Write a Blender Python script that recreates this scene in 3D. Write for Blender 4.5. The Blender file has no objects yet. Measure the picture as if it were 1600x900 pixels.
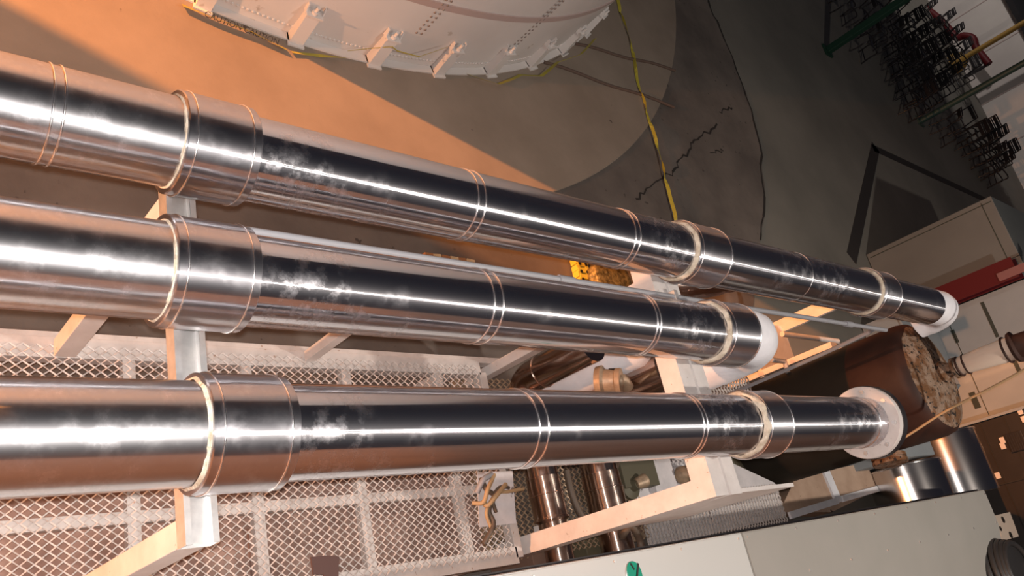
import bpy, bmesh, math, random
from mathutils import Vector, Matrix, noise
random.seed(7)
D = bpy.data
S = bpy.context.scene
COL = S.collection
PI = math.pi

# ------------------------------------------------------------------ camera, light, exposure
CAM_Z = 5.5
F_PX = 1273.95                       # focal length in pixels of the 1600 x 900 frame
_p = Vector((2219.887-800, 645.805-450, F_PX)).normalized()     # along the pipes (+X)
_d = Vector((-453.855-800, 1253.783-450, F_PX)).normalized()    # straight down
_z = -_d
_y = _z.cross(_p).normalized()
AX = (_p, _y, _z)
def vec_cam(c):                       # camera (x right, y down, z forward) -> world
    c = Vector(c)
    return Vector((_p.dot(c), _y.dot(c), _z.dot(c)))
CAM = Vector((0, 0, CAM_Z))
def ray(px, py): return vec_cam((px-800, py-450, F_PX))
def at_z(px, py, z): d = ray(px, py); return CAM + d*((z-CAM_Z)/d.z)
def at_x(px, py, x): d = ray(px, py); return CAM + d*(x/d.x)
def at_y(px, py, y): d = ray(px, py); return CAM + d*(y/d.y)

cd = D.cameras.new('camera'); cam = D.objects.new('camera', cd); COL.objects.link(cam)
cd.sensor_width = 36; cd.lens = F_PX/1600*36; cd.clip_start = .02; cd.clip_end = 300
r, u, b = vec_cam((1, 0, 0)), vec_cam((0, -1, 0)), vec_cam((0, 0, -1))
cam.matrix_world = Matrix(((r.x, u.x, b.x, 0), (r.y, u.y, b.y, 0), (r.z, u.z, b.z, CAM_Z), (0, 0, 0, 1)))
S.camera = cam
S.view_settings.view_transform = 'Standard'; S.view_settings.look = 'None'
S.view_settings.gamma = 1; S.view_settings.use_curve_mapping = False
S.view_settings.exposure = 0.0

W = D.worlds.new('night'); S.world = W; W.use_nodes = True
W.node_tree.nodes['Background'].inputs[0].default_value = (.10, .10, .14, 1)
W.node_tree.nodes['Background'].inputs[1].default_value = .16

def lamp(name, kind, loc, power, col, size=.1, target=None, spot=None, blend=.3):
    l = D.lights.new(name, kind); o = D.objects.new(name, l); COL.objects.link(o)
    o.location = loc; l.energy = power; l.color = col
    if kind == 'AREA': l.size = size
    else: l.shadow_soft_size = size
    if target is not None:
        o.rotation_euler = (Vector(target)-Vector(loc)).to_track_quat('-Z', 'Y').to_euler()
    if spot: l.spot_size = math.radians(spot); l.spot_blend = blend
    return o
SODIUM = (1.0, .33, .07)
WHITE = (1.0, .90, .80)
lamp('camera_flash', 'POINT', CAM+Vector((-.02, .03, .03)), 1000, (1, .93, .88), .02)
lamp('sodium_lamp', 'POINT', (-8.5, 8.44, 9.0), 29000, SODIUM, .06)
lamp('low_warm_fill', 'POINT', (-9.0, 1.9, 1.95), 6800, (1, .42, .17), .12)  # unseen warm fill added to light the posts without lighting the deck
lamp('wall_lamp', 'SPOT', (21.5, 23, 7), 2600, (1, .92, .86), .2, (31, 14.3, .9), 44)
lamp('overhead_fill', 'POINT', (8.5, -1.6, 9.0), 1700, WHITE, .12)  # unseen overhead fill added to brighten the right-hand side
lamp('enclosure_fill', 'SPOT', (8.0, 5.5, 8.5), 330, WHITE, .25, (14.5, 3.0, .8), 75, 1.0)  # unseen white fill added to weaken the orange on the enclosures

# ------------------------------------------------------------------ materials
def mat(name, col, rough=.6, metal=0., nodes=None, spec=.5):
    m = D.materials.new(name); m.use_nodes = True
    nt = m.node_tree; bs = nt.nodes['Principled BSDF']
    bs.inputs['Base Color'].default_value = (*col, 1); bs.inputs['Roughness'].default_value = rough
    bs.inputs['Metallic'].default_value = metal; bs.inputs['Specular IOR Level'].default_value = spec
    if nodes: nodes(nt, bs)
    return m
def N(nt, t, **kw):
    n = nt.nodes.new(t)
    for k, v in kw.items(): setattr(n, k, v)
    return n
def tex(nt, scale, detail=5, rough=.6, stretch=(1, 1, 1)):
    tc = N(nt, 'ShaderNodeTexCoord'); mp = N(nt, 'ShaderNodeMapping'); mp.inputs['Scale'].default_value = stretch
    nz = N(nt, 'ShaderNodeTexNoise'); nz.inputs['Scale'].default_value = scale
    nz.inputs['Detail'].default_value = detail; nz.inputs['Roughness'].default_value = rough
    nt.links.new(tc.outputs['Object'], mp.inputs['Vector']); nt.links.new(mp.outputs[0], nz.inputs['Vector'])
    return nz.outputs['Fac']
def ramp(nt, fac, stops):
    rp = N(nt, 'ShaderNodeValToRGB'); e = rp.color_ramp.elements
    while len(e) < len(stops): e.new(.5)
    for el, (p, c) in zip(e, stops):
        el.position = p; el.color = (*c, 1) if len(c) == 3 else c
    nt.links.new(fac, rp.inputs[0]); return rp.outputs[0]
def mottle(c1, c2, scale=3, lo=.35, hi=.65, bump=0., bscale=60, specks=None):
    def f(nt, bs):
        c = ramp(nt, tex(nt, scale), [(lo, c1), (hi, c2)])
        if specks:
            fac = ramp(nt, tex(nt, specks[1], 3, .5), [(specks[2], (0, 0, 0)), (specks[2]+.04, (1, 1, 1))])
            mx = N(nt, 'ShaderNodeMix', data_type='RGBA'); nt.links.new(fac, mx.inputs[0])
            nt.links.new(c, mx.inputs[6]); mx.inputs[7].default_value = (*specks[0], 1); c = mx.outputs[2]
        nt.links.new(c, bs.inputs['Base Color'])
        if bump:
            bp = N(nt, 'ShaderNodeBump'); bp.inputs['Strength'].default_value = bump; bp.inputs['Distance'].default_value = .02
            nt.links.new(tex(nt, bscale), bp.inputs['Height']); nt.links.new(bp.outputs[0], bs.inputs['Normal'])
    return f
def jacket_nodes(smudge, dull=.42, base=.15, streak=.30, mix=.45, axis='X'):
    def f(nt, bs):
        tg = N(nt, 'ShaderNodeTangent', direction_type='RADIAL', axis=axis)
        nt.links.new(tg.outputs[0], bs.inputs['Tangent'])
        bs.inputs['Anisotropic'].default_value = .86; bs.inputs['Anisotropic Rotation'].default_value = ANI
        # hand smudges: patches of a rougher surface
        big = ramp(nt, tex(nt, 2.1, 2, .5), [(.49, (0, 0, 0)), (.62, (1, 1, 1))])
        fine = ramp(nt, tex(nt, 11, 6, .65), [(.47, (0, 0, 0)), (.70, (1, 1, 1))])
        mu = N(nt, 'ShaderNodeMath', operation='MULTIPLY'); nt.links.new(big, mu.inputs[0]); nt.links.new(fine, mu.inputs[1])
        mr = N(nt, 'ShaderNodeMapRange'); mr.inputs['To Min'].default_value = base; mr.inputs['To Max'].default_value = base+smudge
        nt.links.new(mu.outputs[0], mr.inputs['Value']); nt.links.new(mr.outputs[0], bs.inputs['Roughness'])
        b2 = N(nt, 'ShaderNodeBsdfPrincipled')              # wider, duller lobe of the brushed sheet
        b2.inputs['Base Color'].default_value = bs.inputs['Base Color'].default_value; b2.inputs['Metallic'].default_value = 1
        b2.inputs['Anisotropic'].default_value = .75; b2.inputs['Anisotropic Rotation'].default_value = ANI; nt.links.new(tg.outputs[0], b2.inputs['Tangent'])
        b2.inputs['Roughness'].default_value = .42
        gl = N(nt, 'ShaderNodeBsdfAnisotropic')             # fine brushing: long streaks along the pipe
        gl.inputs['Color'].default_value = bs.inputs['Base Color'].default_value
        gl.inputs['Roughness'].default_value = streak; gl.inputs['Anisotropy'].default_value = .9; gl.inputs['Rotation'].default_value = 0.0
        nt.links.new(tg.outputs[0], gl.inputs['Tangent'])
        m0 = N(nt, 'ShaderNodeMixShader'); m0.inputs[0].default_value = mix
        nt.links.new(bs.outputs[0], m0.inputs[1]); nt.links.new(gl.outputs[0], m0.inputs[2])
        ms = N(nt, 'ShaderNodeMixShader'); mf = N(nt, 'ShaderNodeMapRange'); mf.inputs['To Min'].default_value = dull; mf.inputs['To Max'].default_value = min(.95, dull+.6)
        nt.links.new(mu.outputs[0], mf.inputs['Value']); nt.links.new(mf.outputs[0], ms.inputs[0])
        nt.links.new(m0.outputs[0], ms.inputs[1]); nt.links.new(b2.outputs[0], ms.inputs[2])
        nt.links.new(ms.outputs[0], nt.nodes['Material Output'].inputs['Surface'])
    return f
ANI = 0.25
M = {}
M['jacket'] = mat('brushed_metal_jacket', (.55, .545, .565), .2, 1, jacket_nodes(.22, .42, .15, .36))
M['jacket_new'] = mat('polished_metal_jacket', (.60, .59, .62), .2, 1, jacket_nodes(.20, .10, .11, .20, .18))
M['jacket_collar'] = mat('brushed_metal_collar', (.55, .54, .57), .2, 1, jacket_nodes(.2, .25, .13, .30))
M['bead'] = mat('polished_bead', (.78, .76, .76), .22, 1)
M['copper'] = mat('warm_metal_jacket', (.62, .50, .44), .18, 1)
M['copper_run'] = mat('warm_metal_run', (.70, .55, .47), .18, 1, jacket_nodes(.1, .2, .12, .3, .4, 'Y'))
M['chrome'] = mat('bright_metal_jacket', (.66, .62, .60), .2, 1)
M['galv'] = mat('galvanised_steel', (.78, .77, .76), .45, 1, mottle((.70, .70, .70), (.86, .85, .84), 14))
M['insul'] = mat('cream_insulation', (.6, .5, .4), .9, 0, mottle((.36, .29, .21), (.62, .55, .45), 18, .3, .6, .6, 40))
M['wrap'] = mat('white_wrap', (.74, .74, .78), .45, 0, mottle((.68, .68, .72), (.78, .78, .82), 5, bump=.35, bscale=7))
M['white'] = mat('white_painted_steel', (.70, .66, .64), .45, 0, mottle((.54, .50, .48), (.63, .59, .57), 6, specks=((.30, .24, .2), 26, .70)))
M['mesh'] = mat('white_painted_mesh', (.74, .66, .61), .5, 0, mottle((.46, .41, .385), (.56, .505, .475), 8, specks=((.35, .25, .2), 30, .68)))
M['tank'] = mat('white_tank_paint', (.56, .53, .51), .5, 0, mottle((.53, .49, .47), (.60, .575, .56), .5, specks=((.42, .38, .35), 6, .70)))
M['tank_line'] = mat('tank_lap_stain', (.40, .31, .29), .6)
M['dark_dot'] = mat('dark_rivet', (.20, .16, .14), .6)
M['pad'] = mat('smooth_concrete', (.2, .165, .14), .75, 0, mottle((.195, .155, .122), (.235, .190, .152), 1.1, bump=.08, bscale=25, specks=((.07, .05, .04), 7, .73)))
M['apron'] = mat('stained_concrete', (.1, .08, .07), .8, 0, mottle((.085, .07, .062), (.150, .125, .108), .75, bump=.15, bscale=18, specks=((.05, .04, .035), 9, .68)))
M['yard'] = mat('yard_concrete', (.1, .1, .09), .85, 0, mottle((.13, .122, .106), (.185, .172, .148), .35, bump=.1, bscale=14))
M['crack'] = mat('dark_crack', (.018, .014, .012), .9)
M['black'] = mat('black_steel', (.018, .016, .018), .35, 0)
M['blackmat'] = mat('dark_marking', (.022, .018, .017), .8)
M['brownrod'] = mat('rusty_rod', (.10, .065, .05), .8)
M['yellow'] = mat('yellow_plastic', (.60, .48, .06), .5)
M['yellowdull'] = mat('yellow_tape', (.36, .31, .035), .55)
M['ink'] = mat('black_ink', (.012, .01, .008), .6)
M['foil'] = mat('crumpled_foil_bundle', (.42, .31, .13), .42, .45, mottle((.10, .075, .025), (.36, .29, .13), 16, bump=1., bscale=16))
M['wood'] = mat('pale_timber', (.50, .34, .18), .8, 0, mottle((.36, .22, .10), (.60, .44, .26), 9))
M['orangewood'] = mat('dark_timber', (.30, .13, .05), .8)
M['grey'] = mat('grey_green_sheet_metal', (.56, .555, .52), .45, 0, mottle((.36, .345, .315), (.385, .365, .335), 1.5))
M['cream'] = mat('pale_grey_sheet_metal', (.60, .60, .58), .45)
M['facade'] = mat('off_white_panel', (.40, .38, .36), .6, 0, mottle((.235, .262, .28), (.28, .305, .32), 1))
M['greypanel'] = mat('grey_panel', (.26, .255, .24), .6, 0, mottle((.105, .108, .104), (.125, .128, .122), .8))
M['gap'] = mat('dark_gap', (.02, .03, .025), .6)
M['red'] = mat('dark_red_paint', (.085, .004, .007), .55, spec=.25)
M['redlight'] = mat('faded_red_paint', (.22, .09, .085), .7)
M['brown'] = mat('dark_brown_paint', (.045, .028, .024), .5, 0, mottle((.009, .007, .007), (.017, .013, .012), 2))
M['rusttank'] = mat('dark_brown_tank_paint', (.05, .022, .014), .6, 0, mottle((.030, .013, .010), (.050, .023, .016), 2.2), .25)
M['blacktank'] = mat('black_brown_tank_shell', (.014, .009, .008), .55, 0, mottle((.014, .011, .008), (.022, .018, .013), 2.2), .35)
M['rust'] = mat('flaking_rust', (.2, .1, .05), .85, 0, mottle((.13, .055, .018), (.25, .17, .12), 9, .42, .58, .9, 30, specks=((.012, .008, .006), 24, .58)))
M['olive'] = mat('olive_paint', (.09, .08, .05), .6)
M['plate'] = mat('brown_plate', (.42, .29, .21), .8, 0, mottle((.36, .24, .17), (.48, .34, .25), 2.5, specks=((.05, .025, .02), 9, .70)))
M['wallbrown'] = mat('bounce_wall_brown', (.12, .085, .07), .9, 0, mottle((.10, .07, .058), (.14, .10, .082), 1))
M['traybrown'] = mat('brown_tray', (.25, .15, .12), .85, 0, mottle((.17, .10, .08), (.33, .22, .18), 3.5))
M['pumpgrey'] = mat('grey_pump_paint', (.30, .29, .28), .5)
M['lilac'] = mat('pale_grey_sheet', (.42, .40, .41), .6, 0, mottle((.52, .50, .51), (.64, .61, .62), 5, specks=((.16, .13, .13), 8, .66)))
M['green'] = mat('green_enamel', (.0, .30, .19), .35)
M['conduit'] = mat('grey_conduit', (.27, .27, .29), .5, 0)
M['tan'] = mat('tan_cast_metal', (.40, .28, .18), .5, .3, mottle((.26, .19, .13), (.46, .33, .22), 12))
M['cable'] = mat('brown_cable', (.10, .07, .05), .6)
M['cablelight'] = mat('tan_cable', (.42, .28, .15), .6)
M['greenpole'] = mat('green_painted_pole', (.03, .06, .05), .5)
M['greendark'] = mat('dark_green_pole', (.006, .035, .02), .6)
M['yellowpole'] = mat('yellow_brown_pole', (.30, .17, .03), .6)
M['wallwhite'] = mat('white_wall_paint', (.50, .46, .43), .7, 0, mottle((.46, .42, .40), (.54, .50, .47), .5))
M['roofdark'] = mat('dark_roof', (.01, .008, .01), .9)
M['rubber'] = mat('black_rubber', (.03, .028, .028), .42)
M['brownbox'] = mat('brown_cardboard', (.15, .09, .065), .85)
M['darkscrap'] = mat('dark_brown_scrap', (.09, .05, .045), .8)
M['label'] = mat('white_label_plate', (.62, .55, .48), .6)
M['outlet'] = mat('off_white_box', (.66, .54, .44), .6)

# ------------------------------------------------------------------ mesh helpers (all in world space)
def new(): return bmesh.new()
def root_loc(p):
    while p.parent: p = p.parent
    return Vector(p.location)
def obj(name, bm, m, parent=None, smooth=None, loc=None):
    me = D.meshes.new(name)
    o = D.objects.new(name, me)
    off = root_loc(parent) if parent else (Vector(loc) if loc else Vector((0, 0, 0)))
    bmesh.ops.translate(bm, verts=bm.verts, vec=-off)
    bmesh.ops.recalc_face_normals(bm, faces=bm.faces)
    bm.to_mesh(me); bm.free()
    me.materials.append(m)
    if smooth is not None:
        for p in me.polygons: p.use_smooth = True
        try: me.set_sharp_from_angle(angle=math.radians(smooth))
        except Exception: pass
    COL.objects.link(o)
    if parent: o.parent = parent
    else: o.location = off
    return o
def thing(name, label, cat, loc, group=None):
    o = D.objects.new(name, None); COL.objects.link(o); o.location = loc; o.empty_display_size = .2
    o['label'] = label; o['category'] = cat
    if group: o['group'] = group
    return o
def tag(o, label, cat, group=None):
    o['label'] = label; o['category'] = cat
    if group: o['group'] = group
    return o
def struct(name, bm, m, parent=None, smooth=None):
    o = obj(name, bm, m, parent, smooth)
    if not parent: o['kind'] = 'structure'
    return o
def box(bm, c, s, rot=None, bev=0):
    v = [Vector((x*s[0]/2, y*s[1]/2, z*s[2]/2)) for x in (-1, 1) for y in (-1, 1) for z in (-1, 1)]
    if rot is not None: v = [rot @ q for q in v]
    vs = [bm.verts.new(Vector(c)+q) for q in v]
    fs = []
    for f in ((0, 1, 3, 2), (4, 6, 7, 5), (0, 4, 5, 1), (2, 3, 7, 6), (0, 2, 6, 4), (1, 5, 7, 3)):
        fs.append(bm.faces.new([vs[i] for i in f]))
    if bev:
        es = list({e for f in fs for e in f.edges})
        bmesh.ops.bevel(bm, geom=es, offset=bev, segments=2, affect='EDGES', profile=.5)
def bx(bm, a, b, bev=0):              # box between two corners
    a, b = Vector(a), Vector(b)
    box(bm, (a+b)/2, [abs(q) for q in (b-a)], bev=bev)
def frame_of(d):
    d = d.normalized(); h = Vector((0, 0, 1)) if abs(d.z) < .95 else Vector((1, 0, 0))
    s = d.cross(h).normalized(); return s, d.cross(s).normalized()
def lathe(bm, o, d, prof, n=48, caps=True, rfun=None):   # prof: (distance along axis, radius)
    o, d = Vector(o), Vector(d).normalized(); s, t = frame_of(d); rings = []
    for (l, rr) in prof:
        if rr <= 1e-6: rings.append([bm.verts.new(o+d*l)]); continue
        ring = []
        for k in range(n):
            a = 2*PI*k/n; q = rr if rfun is None else rfun(l, a, rr)
            ring.append(bm.verts.new(o+d*l+(s*math.cos(a)+t*math.sin(a))*q))
        rings.append(ring)
    for A, B in zip(rings, rings[1:]):
        if len(A) == 1 and len(B) == 1: continue
        for k in range(n):
            k2 = (k+1) % n
            if len(A) == 1: bm.faces.new((A[0], B[k], B[k2]))
            elif len(B) == 1: bm.faces.new((A[k], A[k2], B[0]))
            else: bm.faces.new((A[k], A[k2], B[k2], B[k]))
    if caps:
        if len(rings[0]) > 2: bm.faces.new(rings[0])
        if len(rings[-1]) > 2: bm.faces.new(rings[-1])
def cyl(bm, a, b, rad, n=20, r2=None):
    a, b = Vector(a), Vector(b); L = (b-a).length
    lathe(bm, a, b-a, [(0, rad), (L, rad if r2 is None else r2)], n)
def tube(bm, pts, rad, n=10, caps=True):
    pts = [Vector(p) for p in pts]; rings = []; s = None
    for i, p in enumerate(pts):
        d = (pts[min(i+1, len(pts)-1)]-pts[max(i-1, 0)]).normalized()
        if s is None: s, t = frame_of(d)
        else: s = (s-d*s.dot(d)).normalized(); t = d.cross(s).normalized()
        rr = rad[i] if isinstance(rad, (list, tuple)) else rad
        rings.append([bm.verts.new(p+(s*math.cos(2*PI*k/n)+t*math.sin(2*PI*k/n))*rr) for k in range(n)])
    for A, B in zip(rings, rings[1:]):
        for k in range(n): bm.faces.new((A[k], A[(k+1) % n], B[(k+1) % n], B[k]))
    if caps: bm.faces.new(rings[0]); bm.faces.new(rings[-1])
def spline(P, n=8):
    P = [Vector(p) for p in P]; out = []
    for i in range(len(P)-1):
        p0, p1, p2, p3 = P[max(i-1, 0)], P[i], P[i+1], P[min(i+2, len(P)-1)]
        for k in range(n):
            t = k/n
            out.append(.5*((2*p1)+(p2-p0)*t+(2*p0-5*p1+4*p2-p3)*t*t+(3*p1-p0-3*p2+p3)*t**3))
    out.append(P[-1]); return out
def prism(bm, pts, ext):              # planar polygon extruded along ext
    ext = Vector(ext); A = [bm.verts.new(Vector(p)) for p in pts]; B = [bm.verts.new(Vector(p)+ext) for p in pts]
    bm.faces.new(A); bm.faces.new(B); n = len(A)
    for k in range(n): bm.faces.new((A[k], A[(k+1) % n], B[(k+1) % n], B[k]))
def torus(bm, c, ax, R, r_, n=48, m=8):
    pts = []; s, t = frame_of(Vector(ax)); c = Vector(c); ax = Vector(ax).normalized(); rings = []
    for k in range(n):
        a = 2*PI*k/n; e = s*math.cos(a)+t*math.sin(a)
        rings.append([bm.verts.new(c+e*(R+r_*math.cos(2*PI*j/m))+ax*(r_*math.sin(2*PI*j/m))) for j in range(m)])
    for k in range(n):
        A, B = rings[k], rings[(k+1) % n]
        for j in range(m): bm.faces.new((A[j], A[(j+1) % m], B[(j+1) % m], B[j]))
def ribbon(bm, pts, ups, w, th=.0015):
    pts = [Vector(p) for p in pts]; R = []
    for p, u_ in zip(pts, ups):
        u_ = Vector(u_).normalized()*w/2
        R.append((p+u_, p-u_))
    for i in range(len(R)-1):
        d = (pts[i+1]-pts[i]).normalized(); nrm = d.cross((R[i][0]-R[i][1]).normalized())*th
        v = [bm.verts.new(q) for q in (R[i][0], R[i][1], R[i+1][1], R[i+1][0])]
        w_ = [bm.verts.new(q.co+nrm) for q in v]
        bm.faces.new(v); bm.faces.new(w_[::-1])
        for k in range(4): bm.faces.new((v[k], v[(k+1) % 4], w_[(k+1) % 4], w_[k]))
def expanded(bm, o, e1, e2, L1, L2, p1, p2, w=.011, th=.006):   # diamond mesh in the plane o, e1, e2
    o, e1, e2 = Vector(o), Vector(e1).normalized(), Vector(e2).normalized(); nn = e1.cross(e2).normalized()
    n1, n2 = int(round(L1/p1)), int(round(L2/p2))
    def strand(A, B):
        d = (B-A).normalized(); s = nn.cross(d).normalized()
        tilt = (s+nn*.45).normalized()*(w/2); k = nn*(th/2)
        a = [bm.verts.new(A+tilt+k), bm.verts.new(A-tilt+k), bm.verts.new(A-tilt-k), bm.verts.new(A+tilt-k)]
        b_ = [bm.verts.new(B+tilt+k), bm.verts.new(B-tilt+k), bm.verts.new(B-tilt-k), bm.verts.new(B+tilt-k)]
        for i in range(4): bm.faces.new((a[i], a[(i+1) % 4], b_[(i+1) % 4], b_[i]))
    for i in range(n1):
        for j in range(n2):
            x0, y0 = i*p1, j*p2
            c = lambda a, b__: o+e1*(x0+a*p1)+e2*(y0+b__*p2)
            strand(c(0, .5), c(.5, 1)); strand(c(.5, 1), c(1, .5)); strand(c(1, .5), c(.5, 0)); strand(c(.5, 0), c(0, .5))

# ------------------------------------------------------------------ the setting: ground, tank pad, apron, walls
TC = Vector((3.43, 12.31, 0)); TR = 6.75
bm = new(); bx(bm, (-14, -10, -.2), (60, 45, -.012)); struct('floor', bm, M['yard'])
# inner stained patch of older concrete with a worn round outline
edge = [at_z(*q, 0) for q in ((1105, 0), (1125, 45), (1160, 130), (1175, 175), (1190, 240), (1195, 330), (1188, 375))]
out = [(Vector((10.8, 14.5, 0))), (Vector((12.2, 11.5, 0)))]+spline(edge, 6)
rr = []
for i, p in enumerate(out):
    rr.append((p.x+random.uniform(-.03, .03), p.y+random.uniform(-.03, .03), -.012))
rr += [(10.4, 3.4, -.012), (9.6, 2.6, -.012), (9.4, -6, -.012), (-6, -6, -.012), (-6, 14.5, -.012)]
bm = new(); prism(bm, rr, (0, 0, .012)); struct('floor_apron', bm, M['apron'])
bm = new(); lathe(bm, TC+Vector((-.2, .02, -.01)), (0, 0, 1), [(0, 8.56), (.028, 8.56), (.032, 8.55)], 200); struct('floor_tank_pad', bm, M['pad'])
FZ = .022
# cracks in the apron
bm = new()
def crack(pts, w):
    P = []
    for a, b_ in zip(pts, pts[1:]):
        for k in range(4):
            q = a.lerp(b_, k/4); P.append(q+Vector((random.uniform(-.05, .05), random.uniform(-.05, .05), 0)))
    P.append(pts[-1])
    for i in range(len(P)-1):
        d = (P[i+1]-P[i]); s = Vector((-d.y, d.x, 0)).normalized()*w*random.uniform(.4, 1)
        z = Vector((0, 0, .003)); vs = [bm.verts.new(q+z) for q in (P[i]+s, P[i]-s, P[i+1]-s, P[i+1]+s)]
        bm.faces.new(vs)
cr = [at_z(750+x/3, y/3, 0) for x, y in ((740, 935), (785, 895), (860, 835), (920, 790), (940, 740), (985, 700), (1005, 650), (1060, 630), (1110, 580))]
crack(cr, .020)
crack([at_z(750+x/3, y/3, 0) for x, y in ((1120, 530), (1145, 515), (1180, 505))], .02)
crack([at_z(750+x/3, y/3, 0) for x, y in ((1080, 725), (1110, 715), (1140, 708))], .014)
crack(edge, .03)
struct('floor_crack', bm, M['crack'])
# painted dark square on the yard
bm = new()
A, B1, B2 = at_z(1368, 232, 0), at_z(1347, 330, 0), at_z(1525, 305, 0)
B1 = A+(B1-A)*1.6; B2 = A+(B2-A)*1.25
for P, Q, w in ((A, B1, .30), (A, B2, .20)):
    d = (Q-P).normalized(); s = Vector((-d.y, d.x, 0))*w/2; z0 = Vector((0, 0, -.011)); e = d*.12
    prism(bm, [P+s+z0-e, P-s+z0-e, Q-s+z0, Q+s+z0], (0, 0, .004))
struct('floor_marking', bm, M['blackmat'])
# far white wall with its panels and a dark roof edge
WX = 31.0
bm = new(); bx(bm, (WX, 6, -.05), (WX+.3, 24, 2.12)); struct('wall_far', bm, M['wallwhite'])
bm = new()
for k in range(9): bx(bm, (WX-.012, 7.9+k*1.75, 0), (WX-.002, 7.93+k*1.75, 2.2))
bx(bm, (WX-.012, 6, 2.02), (WX-.002, 24, 2.05))
struct('trim_1', bm, M['tank_line'])
bm = new(); bx(bm, (WX-.25, 6, 2.12), (WX+9, 24, 2.3)); struct('trim_2', bm, M['roofdark'])

# ------------------------------------------------------------------ the three large jacketed pipes
PR, CR, PZ = .18, .207, 2.80
XD = Vector((1, 0, 0))
def jacket(bm, x0, x1, y, r_, z=PZ): lathe(bm, (x0, y, z), XD, [(0, r_-.004), (.003, r_), (x1-x0-.003, r_), (x1-x0, r_-.004)], 96)
def beads(bm, xs, y, r_, rad=.008):
    for x in xs: torus(bm, (x, y, PZ), XD, r_+.001, rad, 96, 8)
def ring_insul(x, y, parent, R=.202, d=.045, rough=.006, lab=None):
    bm = new(); sd = random.random()*50
    def rf(l, a, rr): return rr+rough*noise.noise(Vector((math.cos(a)*3+sd, math.sin(a)*3, l*12)))*2
    lathe(bm, (x-d, y, PZ), XD, [(0, PR+.001), (.004, R-.008), (d*.5, R), (d, R)], 96, False, rf)
    return obj('insulation_ring', bm, M['insul'], parent, 50)
def collar(x0, x1, y, parent, bead_off=(.035, .035), R=CR):
    bm = new(); L = x1-x0
    lathe(bm, (x0, y, PZ), XD, [(0, PR), (.0, R-.004), (.004, R), (L-.004, R), (L, R-.004), (L+.004, PR)], 96, False)
    c = obj('collar', bm, M['jacket_collar'], parent, 40)
    for x in (x0+bead_off[0], x1-bead_off[1]):
        bm = new(); beads(bm, [x], y, R, .0042); obj('bead', bm, M['bead'], c, 60)
    return c
def joint(xs, y, parent, R=PR):
    for x in xs:
        bm = new(); beads(bm, [x], y, R, .0048); obj('joint_bead', bm, M['bead'], parent, 60)
def seg(x0, x1, y, parent, R=PR):
    bm = new(); jacket(bm, x0, x1, y, R); return obj('jacket', bm, M['jacket' if x0 < 0 else 'jacket_new'], parent, 40)
def wrinkle(sd, amp):
    return lambda l, a, rr: rr+amp*noise.noise(Vector((math.cos(a)*2.2+sd, math.sin(a)*2.2, l*7)))
def elbow_wrap(x0, y, parent, r_, R, zend, x_lead, lab):
    pts = [Vector((x0+x_lead*k/4, y, PZ)) for k in range(4)]
    for k in range(11):
        a = PI/2*k/10; pts.append(Vector((x0+x_lead+R*math.sin(a), y, PZ-R+R*math.cos(a))))
    for k in range(1, 7): pts.append(Vector((x0+x_lead+R, y, PZ-R-(PZ-R-zend)*k/6)))
    bm = new(); tube(bm, pts, r_, 48)
    for v in bm.verts:
        nz = noise.noise(v.co*7)*.5+noise.noise(v.co*17)*.25
        v.co += Vector((0, 0, 1))*nz*.012+Vector((0, 1, 0))*nz*.010
    o = obj('wrapped_elbow', bm, M['wrap'], parent, 70); o['label'] = lab; return o

Y1, Y2, Y3 = 1.975, 1.405, .798
p1 = thing('jacketed_pipe', 'longest brushed metal jacketed pipe, nearest the white tank, with smudged sheen', 'pipe', (0, Y1, PZ))
seg(-1.2, 1.075, Y1, p1); seg(1.36, 4.32, Y1, p1); seg(4.70, 7.0, Y1, p1, .190); seg(7.37, 8.42, Y1, p1, .186)
collar(1.07, 1.362, Y1, p1); collar(4.33, 4.70, Y1, p1, (.03, .02), .209); collar(7.02, 7.37, Y1, p1, (.02, .02), .214)
ring_insul(1.075, Y1, p1, .187, .014, .003); ring_insul(4.335, Y1, p1, .200, .03, .003); ring_insul(7.02, Y1, p1, .206, .03, .003)
joint((.622, .657), Y1, p1); joint((2.50, 2.548), Y1, p1); joint((3.71, 3.755), Y1, p1); joint((5.805,), Y1, p1, .1875)
elbow_wrap(8.40, Y1, p1, .181, .20, 2.50, .30, 'white wrapped end turning down')
p2 = thing('jacketed_pipe', 'middle brushed metal jacketed pipe ending in a white plastic-wrapped elbow', 'pipe', (0, Y2, PZ))
seg(-1.2, 1.0, Y2, p2); seg(1.30, 4.38, Y2, p2)
collar(1.0, 1.305, Y2, p2); collar(4.385, 4.712, Y2, p2, (.03, .015), .210)
ring_insul(1.005, Y2, p2, .187, .014, .003); ring_insul(4.39, Y2, p2, .203, .032)
joint((2.455, 2.51), Y2, p2); joint((3.667, 3.70), Y2, p2)
elbow_wrap(4.70, Y2, p2, .192, .24, 2.25, .12, 'crinkled white wrapped elbow turning down')
p3 = thing('jacketed_pipe', 'nearest brushed metal jacketed pipe ending in a bolted white flange', 'pipe', (0, Y3, PZ))
seg(-1.2, 1.08, Y3, p3); seg(1.385, 4.44, Y3, p3); seg(4.73, 6.12, Y3, p3, .186)
collar(1.08, 1.388, Y3, p3); collar(4.445, 4.735, Y3, p3, (.02, .02), .209)
ring_insul(1.085, Y3, p3, .191, .016, .004); ring_insul(4.45, Y3, p3, .203, .04, .009)
joint((2.56, 2.617), Y3, p3); joint((3.81, 3.845), Y3, p3); joint((5.98,), Y3, p3, .185)
bm = new(); lathe(bm, (6.12, Y3, PZ), XD, [(0, .17), (0, .262), (.006, .268), (.05, .268)], 64)
fl = obj('flange', bm, M['white'], p3, 40); fl['label'] = 'white painted flange'
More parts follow.
